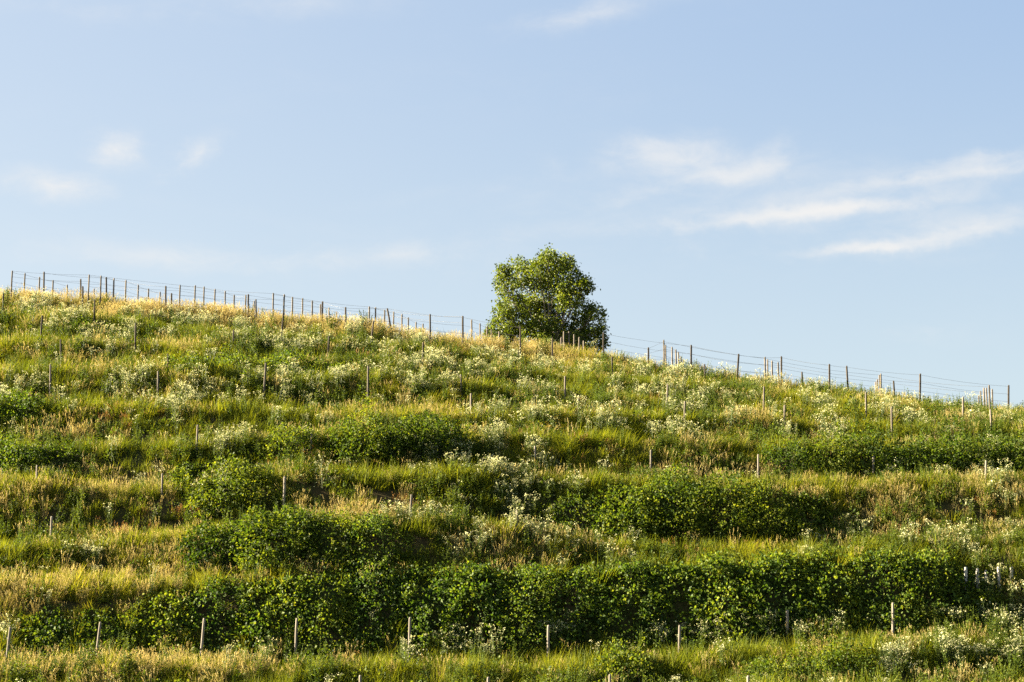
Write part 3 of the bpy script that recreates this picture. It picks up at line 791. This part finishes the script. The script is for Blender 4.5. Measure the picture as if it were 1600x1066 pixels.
scatter('green_grass', 'green and yellowish meadow grass covering all the terraces', 'grass', P3(x, y), sc_, tint,
        [grass_tuft(1, 60, .30, .5, .019), grass_tuft(2, 52, .34, .6, .021, .4, .5), grass_tuft(3, 66, .26, .42, .017, .2, .2), grass_tuft(4, 48, .30, .7, .019, .25, .6)])
for s_ in bpy.data.meshes:
    if s_.name.startswith('grass_tuft') and not s_.materials: s_.materials.append(M['grass'])

# dry straw-coloured grass with seed heads
x, y = points(60000)
fd = field(DRY, x, y); idx, t = terrace_t(x, y); med = fbm(x, y, 1.3, 211); big = fbm(x, y, 6, 223)
crest = smooth((y - _samp(LD[-1], x / y) + 4) / 4) * smooth((.12 - x / y) / .2)
lipn = np.exp(-((t - .04) / .10) ** 2)
dens = .72 * fd * (.35 + med) + .36 * crest * (.3 + med) + .16 * lipn * smooth((big - .42) / .2) + .09 * smooth((med - .40) / .2)
keep = RNG.random(len(x)) < dens * .75
x, y, med = take(keep, x, y, med)
scatter('dry_grass', 'tall straw-coloured dry grass with feathery seed heads in drifts', 'grass', P3(x, y), .55 + .5 * med, .1 + .8 * RNG.random(len(x)),
        [seed_tuft(21), seed_tuft(22, 26, .8), seed_tuft(23, 16, 1.05)])
for s_ in bpy.data.meshes:
    if s_.name.startswith('seed_tuft') and not s_.materials: s_.materials.append(M['dry'])

# rusty brown dock and dead stalks
x, y = points(40000)
fr = field(RUST, x, y)
keep = RNG.random(len(x)) < .26 * fr * (.2 + fbm(x, y, 1.1, 307))
x, y = take(keep, x, y)
rs = [seed_tuft(31, 16, .6), seed_tuft(32, 20, .5)]
for s_ in rs: s_.materials.append(M['rust'])
scatter('rusty_dead_grass', 'reddish brown dead stalks on the shaded banks', 'grass', P3(x, y), .7 + .5 * RNG.random(len(x)), RNG.random(len(x)), rs)

# broad-leaved weeds between the grass
x, y = points(46000)
w1 = fbm(x, y, 3.0, 401); w2 = fbm(x, y, .9, 419); idx, t = terrace_t(x, y)
bank = smooth((t - .35) / .2)
keep = RNG.random(len(x)) < (.12 + .55 * smooth((w1 - .45) / .18)) * (.3 + .7 * bank) * w2 * 1.1 * top_dry(x, y)
x, y, w1 = take(keep, x, y, w1)
ws = [leafy_weed(41), leafy_weed(42, 80, .6, .22, .10), leafy_weed(43, 50, .35, .3, .08)]
for s_ in ws: s_.materials.append(M['weed'])
scatter('leafy_ground_cover', 'broad-leaved weeds growing through the grass', 'weeds', P3(x, y), .7 + .7 * RNG.random(len(x)), .15 + .7 * RNG.random(len(x)) * w1 * 1.6, ws, .2)

# upright leafy stems, not in flower
x, y = points(40000)
v1 = fbm(x, y, 2.4, 601); v2 = fbm(x, y, .7, 613, 2)
keep = RNG.random(len(x)) < (.42 * smooth((v1 - .40) / .2) * smooth((v2 - .3) / .3) + .05) * top_dry(x, y)
x, y, v1 = take(keep, x, y, v1)
def upright(seed, stems, h, rad):
    rr = np.random.default_rng(seed); g = Geo()
    for k in range(stems):
        a = rr.uniform(0, 6.283); q = rad * math.sqrt(rr.random()); hh = h * rr.uniform(.65, 1.1); bx, by = q * math.cos(a), q * math.sin(a); tx, ty = bx + rr.normal(0, .06), by + rr.normal(0, .06)
        g.tube([(bx, by, -.05), (tx, ty, hh)], [.008, .003], 3, .4, False)
        n = 22; t = rr.uniform(.1, 1, n); aa = rr.uniform(0, 6.283, n)
        g.leaves(np.stack([bx + (tx - bx) * t, by + (ty - by) * t, hh * t], 1), np.stack([np.cos(aa), np.sin(aa), rr.uniform(.1, .9, n)], 1), .15 * (1.25 - t), .034, rr.random(n), .2, .2)
    me = g.mesh('upright_weed'); me.materials.append(M['weed']); return me
scatter('tall_leafy_weeds', 'tall upright leafy weeds standing among the grass', 'weeds', P3(x, y), .75 + .6 * v1, .2 + .7 * RNG.random(len(x)), [upright(71, 7, .8, .2), upright(72, 5, .95, .15), upright(73, 10, .65, .26)], .1)

# white wildflowers: drifts along the terrace edges
FB = [fleabane(51), fleabane(52, 6, .9, .18), fleabane(53, 11, .7, .28), fleabane(54, 5, .75, .14), fleabane(55, 9, .85, .24)]
FBJ = [joined([(a, M['stem']), (b, M['petal'])]) for a, b in FB]
x, y = points(52000)
ff = field(FLOWERS, x, y, .95); f2 = fbm(x, y, .8, 503)
keep = RNG.random(len(x)) < (.43 * ff ** .95 * (.12 + 1.3 * smooth((f2 - .38) / .3)) + (.02 + .03 * smooth((y - 84) / 8)) * smooth((f2 - .48) / .2) * top_dry(x, y))
x, y = take(keep, x, y)
scatter('white_wildflowers', 'drifts of small white wildflowers along the terrace edges', 'wildflowers', P3(x, y), .85 + .55 * RNG.random(len(x)), RNG.random(len(x)), FBJ, .1)
x, y = points(30000)
keep = RNG.random(len(x)) < field(YELLOW, x, y) * .9
x, y = take(keep, x, y)
YB = [joined([(a, M['stem']), (b, M['yellow'])]) for a, b in [fleabane(61, 9, .5, .22), fleabane(62, 7, .45, .2)]]
scatter('yellow_wildflowers', 'small patches of yellow-orange wildflowers in the grass', 'wildflowers', P3(x, y), np.full(len(x), .9), RNG.random(len(x)), YB)
print('scatter counts', {o.name: len(o.data.vertices) for o in COL.objects if o.type == 'MESH'})

# ------------------------------------------------------------------ posts
def post_mesh(seed, h, w, square):
    rr = random.Random(seed); g = Geo(); V, T = [], []
    n = 8; levels = [0, .25, .5, .75, .97, 1.0]
    for li, t in enumerate(levels):
        ox, oy = rr.gauss(0, .004), rr.gauss(0, .004)
        tp = (1 - .12 * t) * (.80 if li == len(levels) - 1 else 1)
        for k in range(n):
            a = 2 * math.pi * (k + .5) / n
            if square:
                ca, sa = math.cos(a), math.sin(a); q = 1 / max(abs(ca), abs(sa)); q = min(q, 1.22)
            else: q = 1 + .06 * math.sin(k * 2.1 + seed)
            V.append((ox + w / 2 * tp * q * math.cos(a), oy + w / 2 * tp * q * math.sin(a), -.35 + (h + .35) * t + (rr.gauss(0, .008) if li == len(levels) - 1 else 0)))
    for li in range(len(levels) - 1):
        for k in range(n):
            k2 = (k + 1) % n; A, B, C, D = li * n + k, li * n + k2, (li + 1) * n + k2, (li + 1) * n + k
            T += [(A, B, C), (A, C, D)]
    c = len(V); V.append((0, 0, h - .005)); o = (len(levels) - 1) * n
    T += [(o + k, o + (k + 1) % n, c) for k in range(n)]
    return mk_mesh('post', V, T)
POSTS = {}
def put_post(key, top, P, h, mat, w, lean_dx, label, group, category='post', name='vineyard_post', square=False):
    o = link(name, post_mesh(len(POSTS), h, w, square), mat)
    o.location = P
    o.rotation_euler = (random.gauss(0, .012), math.atan2(lean_dx, h), random.uniform(0, 6.28) if not square else random.gauss(0, .15))
    o.rotation_mode = 'ZYX' if False else 'XYZ'
    # lean is applied after the spin round the post's own axis
    o.matrix_world = Matrix.Translation(P) @ Matrix.Rotation(math.atan2(lean_dx, h), 4, 'Y') @ Matrix.Rotation(random.gauss(0, .012), 4, 'X') @ Matrix.Rotation(random.uniform(0, 6.28) if not square else random.gauss(.35, .1), 4, 'Z')
    o['label'] = label; o['category'] = category; o['group'] = group
    POSTS[key] = (P, h, lean_dx)
    return o
def slope_post(xt, yt, xb, yb, mat, w, label, group):
    """foot on the ground where the photo shows it (a little lower: grass hides it), head where the photo shows it"""
    P = hit(xb, yb + 8)
    h = (yb + 8 - yt) / F_PX * P.y * 1.0
    h = float(np.clip(h, .8, 2.3))
    # the true height follows from the head's line of sight
    u, s_ = ray_us(xt, yt); h = CAM_Z + s_ * P.y - P.z
    put_post((xt, yt), (xt, yt), P, h, mat, w, u * P.y - P.x, label, group)
def ridge_post(xt, yt, mat, w, label, group, lean=0.0, H=1.9):
    """stands on or beyond the ridge; found where a full-length post's head meets the line of sight"""
    u, s_ = ray_us(xt, yt)
    d0 = float(_samp(LD[-1], np.array([u]))[0])
    ds = np.arange(d0 - .5, d0 + 26, .1)
    f = ground_z(u * ds, ds) + H - (CAM_Z + s_ * ds)
    k = np.where(f <= 0)[0]; k = k[0] if len(k) else len(ds) - 1
    d = ds[k]; P = Vector((u * d, d, float(ground_z(np.array([u * d]), np.array([d]))[0])))
    put_post((xt, yt), (xt, yt), P, CAM_Z + s_ * d - P.z, mat, w, lean, label, group)
PW, PD, PP = M['post'], M['post_dark'], M['post_pale']
def row(posts, phrase, group, mat, w=.1, look='weathered wooden', kind='slope'):
    for i, p in enumerate(posts):
        lab = '%s post, %s from left %s' % (look, ordn[i], phrase) if len(posts) > 1 else '%s post %s' % (look, phrase)
        if kind == 'slope': slope_post(*p, mat, w, lab, group)
        else: ridge_post(*p, mat, w, lab, group)
row([(16,980,9,1036),(157,972,149,1034),(319,966,313,1034),(464,966,461,1034),(641,965,639,1032),(857,977,856,1036),(1062,977,1061,1034),(1230,953,1230,1000),(1395,942,1395,1002)],
    'in the row along the lowest terrace', 'front-row posts', PP, .115, 'slim grey-brown')
row([(563,1055,563,1120),(763,1058,763,1120),(953,1054,953,1118),(1169,1056,1169,1115)], 'of the post tops cut by the bottom edge', 'post tops at the bottom edge', PP, .11, 'grey')
row([(81,807,79,848),(445,745,443,792),(643,773,640,812),(808,797,807,836)], 'in the short row left of the mid-slope thicket', 'posts on the terrace above the hedge', PP, .11, 'slim grey')
row([(58,727,57,765),(254,740,253,775),(487,678,486,700),(650,678,650,712),(836,697,836,730),(1017,703,1017,745),(1185,710,1185,755),(1365,712,1365,757),(1541,720,1540,757)],
    'in the row above the mid-slope thicket', 'mid-slope posts', PP, .105, 'short grey')
row([(309,664,307,707),(736,615,736,655),(904,618,903,650),(1070,627,1070,667),(1226,633,1226,673),(1393,636,1394,684),(1548,640,1550,684)],
    'in the row above the right-hand vines', 'upper mid-slope posts', PW, .105, 'brown wooden')
row([(79,570,78,618),(247,580,246,620),(415,567,412,620),(575,572,575,645),(720,585,721,612),(883,588,883,625),(1043,600,1042,643),(1194,604,1193,650),(1353,612,1354,655),(1505,620,1505,664)],
    'in the long row across the upper slope', 'upper slope posts', PW, .105, 'thin wooden')
row([(66,493,63,530),(95,530,95,575),(212,505,211,548),(262,553,262,580),(365,515,364,545),(514,525,512,562),(661,535,660,580),(810,547,810,572),(956,557,957,592),(1101,569,1102,603),(1253,581,1253,614),(1396,595,1399,636)],
    'in the row just below the ridge', 'posts below the ridge', PD, .10, 'dark thin')
row([(5,458,4,496),(148,468,147,512),(295,480,294,507),(400,468,400,502),(443,488,438,538),(584,501,578,542),(813,510,813,562),(863,528,863,572)],
    'of those scattered on the upper left slope', 'scattered upper-left posts', PD, .10, 'dark')
row([(69,425,68,466),(126,436,126,470),(129,447,129,486),(166,433,166,470),(259,447,259,486),(268,458,267,489),(388,460,388,493),(504,471,503,502),(540,480,540,516),(605,481,613,514),(672,491,672,535),(723,494,723,543)],
    'of the dark left ridge row', 'dark ridge posts', PD, .115, 'dark wooden')
row([(943,520,943,560),(1013,543,1013,573),(1080,539,1080,580),(1154,553,1151,600),(1221,557,1221,600),(1296,569,1296,618),(1323,572,1326,613),(1438,584,1437,624),(1576,602,1575,639)],
    'in the dark row on the right ridge', 'dark ridge posts', PD, .115, 'dark wooden')
FILES = [
 ([(19,423),(39,427),(62,433),(83,438),(105,445)], 'in the file at the left end of the skyline'),
 ([(139,429),(147,451),(158,431),(178,435),(197,438),(216,445),(232,451),(250,456)], 'in the second skyline file from the left'),
 ([(281,445),(305,446),(319,448),(336,452),(352,455),(366,461),(384,461),(397,470)], 'in the third skyline file from the left'),
 ([(427,458),(444,460),(457,464),(473,466),(488,470),(501,475),(514,481),(526,487),(549,500)], 'in the fourth skyline file from the left'),
 ([(577,479),(587,480),(601,484),(615,487),(628,491),(638,496),(650,503),(661,506)], 'in the skyline file beside the sapling'),
 ([(737,500),(750,505),(761,510),(768,515),(780,518)], 'in the file at the tree\'s left foot'),
 ([(877,527),(881,518),(889,518),(897,523),(905,527),(912,533)], 'in the file in front of the tree'),
 ([(1037,531),(1040,539),(1050,542),(1056,546),(1060,550),(1064,557),(1068,562)], 'in the receding file right of the tree'),
 ([(1195,558),(1199,562),(1206,564),(1216,566)], 'in the second file right of the tree'),
 ([(1368,597),(1371,593),(1374,586),(1376,584)], 'in the tight cluster on the right ridge'),
 ([(1529,618),(1532,611),(1537,606),(1541,606),(1545,602),(1550,608)], 'in the rightmost cluster on the ridge')]
for pts, ph in FILES:
    row(pts, ph, 'posts receding over the ridge', PW, .10, 'tan wooden', 'ridge')
# five short pale pickets in the brambles on the right
for i, (px, yt, yb) in enumerate(((1510,886,914),(1528,888,916),(1541,891,914),(1562,886,916),(1582,886,908))):
    P = hit(px, yb + 8); u, s_ = ray_us(px, yt); h = CAM_Z + s_ * P.y - P.z
    put_post(('picket', i), None, P, h, M['picket'], .125 if i != 2 else .09, random.gauss(0, .02), 'short pale picket, %s from the left of the five in the brambles' % ordn[i], 'pale pickets', 'picket', 'picket', True)
slope_post(996, 1046, 1000, 1068, PW, .05, 'thin leaning stick at the bottom edge beside the leafy round bush', 'sticks')

# ------------------------------------------------------------------ trellis wires between posts
def wires(keys, label, group, levels=(.30, .52, .74, .96)):
    pts = [POSTS[k] for k in keys if k in POSTS]
    o0 = pts[0][0]
    root = bpy.data.objects.new('trellis_wire', None); COL.objects.link(root); root.location = o0
    root['label'] = label; root['category'] = 'wire'; root['group'] = group
    for lv in levels:
        g = Geo(); run = []
        for (P, h, ln) in pts:
            run.append(Vector((P.x + ln * lv, P.y - .05, P.z + h * lv)) - o0)
        path = [run[0]]
        for a, b in zip(run, run[1:]):
            sag = .012 * (b - a).length * random.uniform(.3, 2.0)
            for q in (.25, .5, .75, 1.0):
                v = a.lerp(b, q); v.z -= sag * 4 * q * (1 - q); path.append(v)
        g.tube(path, [.0065] * len(path), 3, .5, False)
        link('strand', g.mesh('strand'), M['wire'], root)
wires([(69,425),(166,433),(259,447),(388,460),(504,471),(540,480),(605,481),(672,491),(723,494),(813,510)], 'thin wires strung along the dark posts of the left ridge', 'trellis wires')
wires([(943,520),(1080,539),(1154,553),(1221,557),(1296,569),(1323,572),(1438,584),(1576,602)], 'thin wires strung along the dark posts of the right ridge', 'trellis wires')
for pts, ph in FILES:
    if len(pts) > 3 and pts[0][0] != 1368:
        wires([tuple(p) for p in pts if p != (147,451)], 'thin wires joining the tan posts ' + ph, 'trellis wires', (.4, .66, .95))
wires([(19,423),(139,429),(281,445),(427,458),(577,479),(723,494)], 'long thin wires running behind the left ridge line', 'trellis wires', (.5, .8, .98))
wires([(1013,543),(1037,531),(1195,558),(1376,584),(1545,602)], 'long thin wires running behind the right ridge line', 'trellis wires', (.5, .75, .95))

# ------------------------------------------------------------------ the nearest flowering weeds, each a thing
PATCH = [
 ((880,1014,40),7,'white-flowered weed in the patch right of the sixth front-row post'),
 ((1035,1012,26),5,'white-flowered weed in the patch left of the seventh front-row post'),
 ((1100,1018,26),5,'white-flowered weed in the patch right of the seventh front-row post'),
 ((1180,1002,28),5,'white-flowered weed in the patch left of the eighth front-row post'),
 ((1262,1008,34),6,'white-flowered weed in the patch right of the eighth front-row post'),
 ((1400,1048,36),7,'white-flowered weed at the bottom edge below the ninth front-row post'),
 ((1490,1044,42),7,'white-flowered weed in the middle of the bottom right flower drift'),
 ((1560,1042,34),6,'white-flowered weed in the bottom right corner of the picture'),
 ((1545,988,52),7,'white-flowered weed on the lowest terrace below the pale pickets'),
 ((720,1026,40),6,'white-flowered weed in the patch between the fifth and sixth front-row posts'),
 ((692,826,40),6,'white-flowered weed in the patch right of the low wide shrub mound'),
 ((362,706,30),5,'white-flowered weed on top of the rounded bush left of centre'),
 ((130,874,28),4,'white-flowered weed in the lone patch on the lower left terrace'),
 ((830,778,46),8,'white-flowered weed in the drift left of the mid-slope thicket'),
 ((1520,764,56),7,'white-flowered weed in the patch under the right-hand vines')]
k = 0
for (px, py, sp), n, lab in PATCH:
    for i in range(n):
        P = hit(px + random.gauss(0, sp * .5), py + random.gauss(0, 5))
        st, fh = FB[k % len(FB)]; k += 1
        r = bpy.data.objects.new('flowering_weed', None); COL.objects.link(r); r.location = P; r.rotation_euler = (0, 0, random.uniform(0, 6.28))
        sz = random.uniform(.9, 1.2); r.scale = (sz, sz, sz)
        r['label'] = lab; r['category'] = 'wildflower'; r['group'] = lab.replace('white-flowered weed', 'white-flowered weeds')
        link('stems', st, M['stem'], r, kind='stuff'); link('flower_heads', fh, M['petal'], r, kind='stuff')
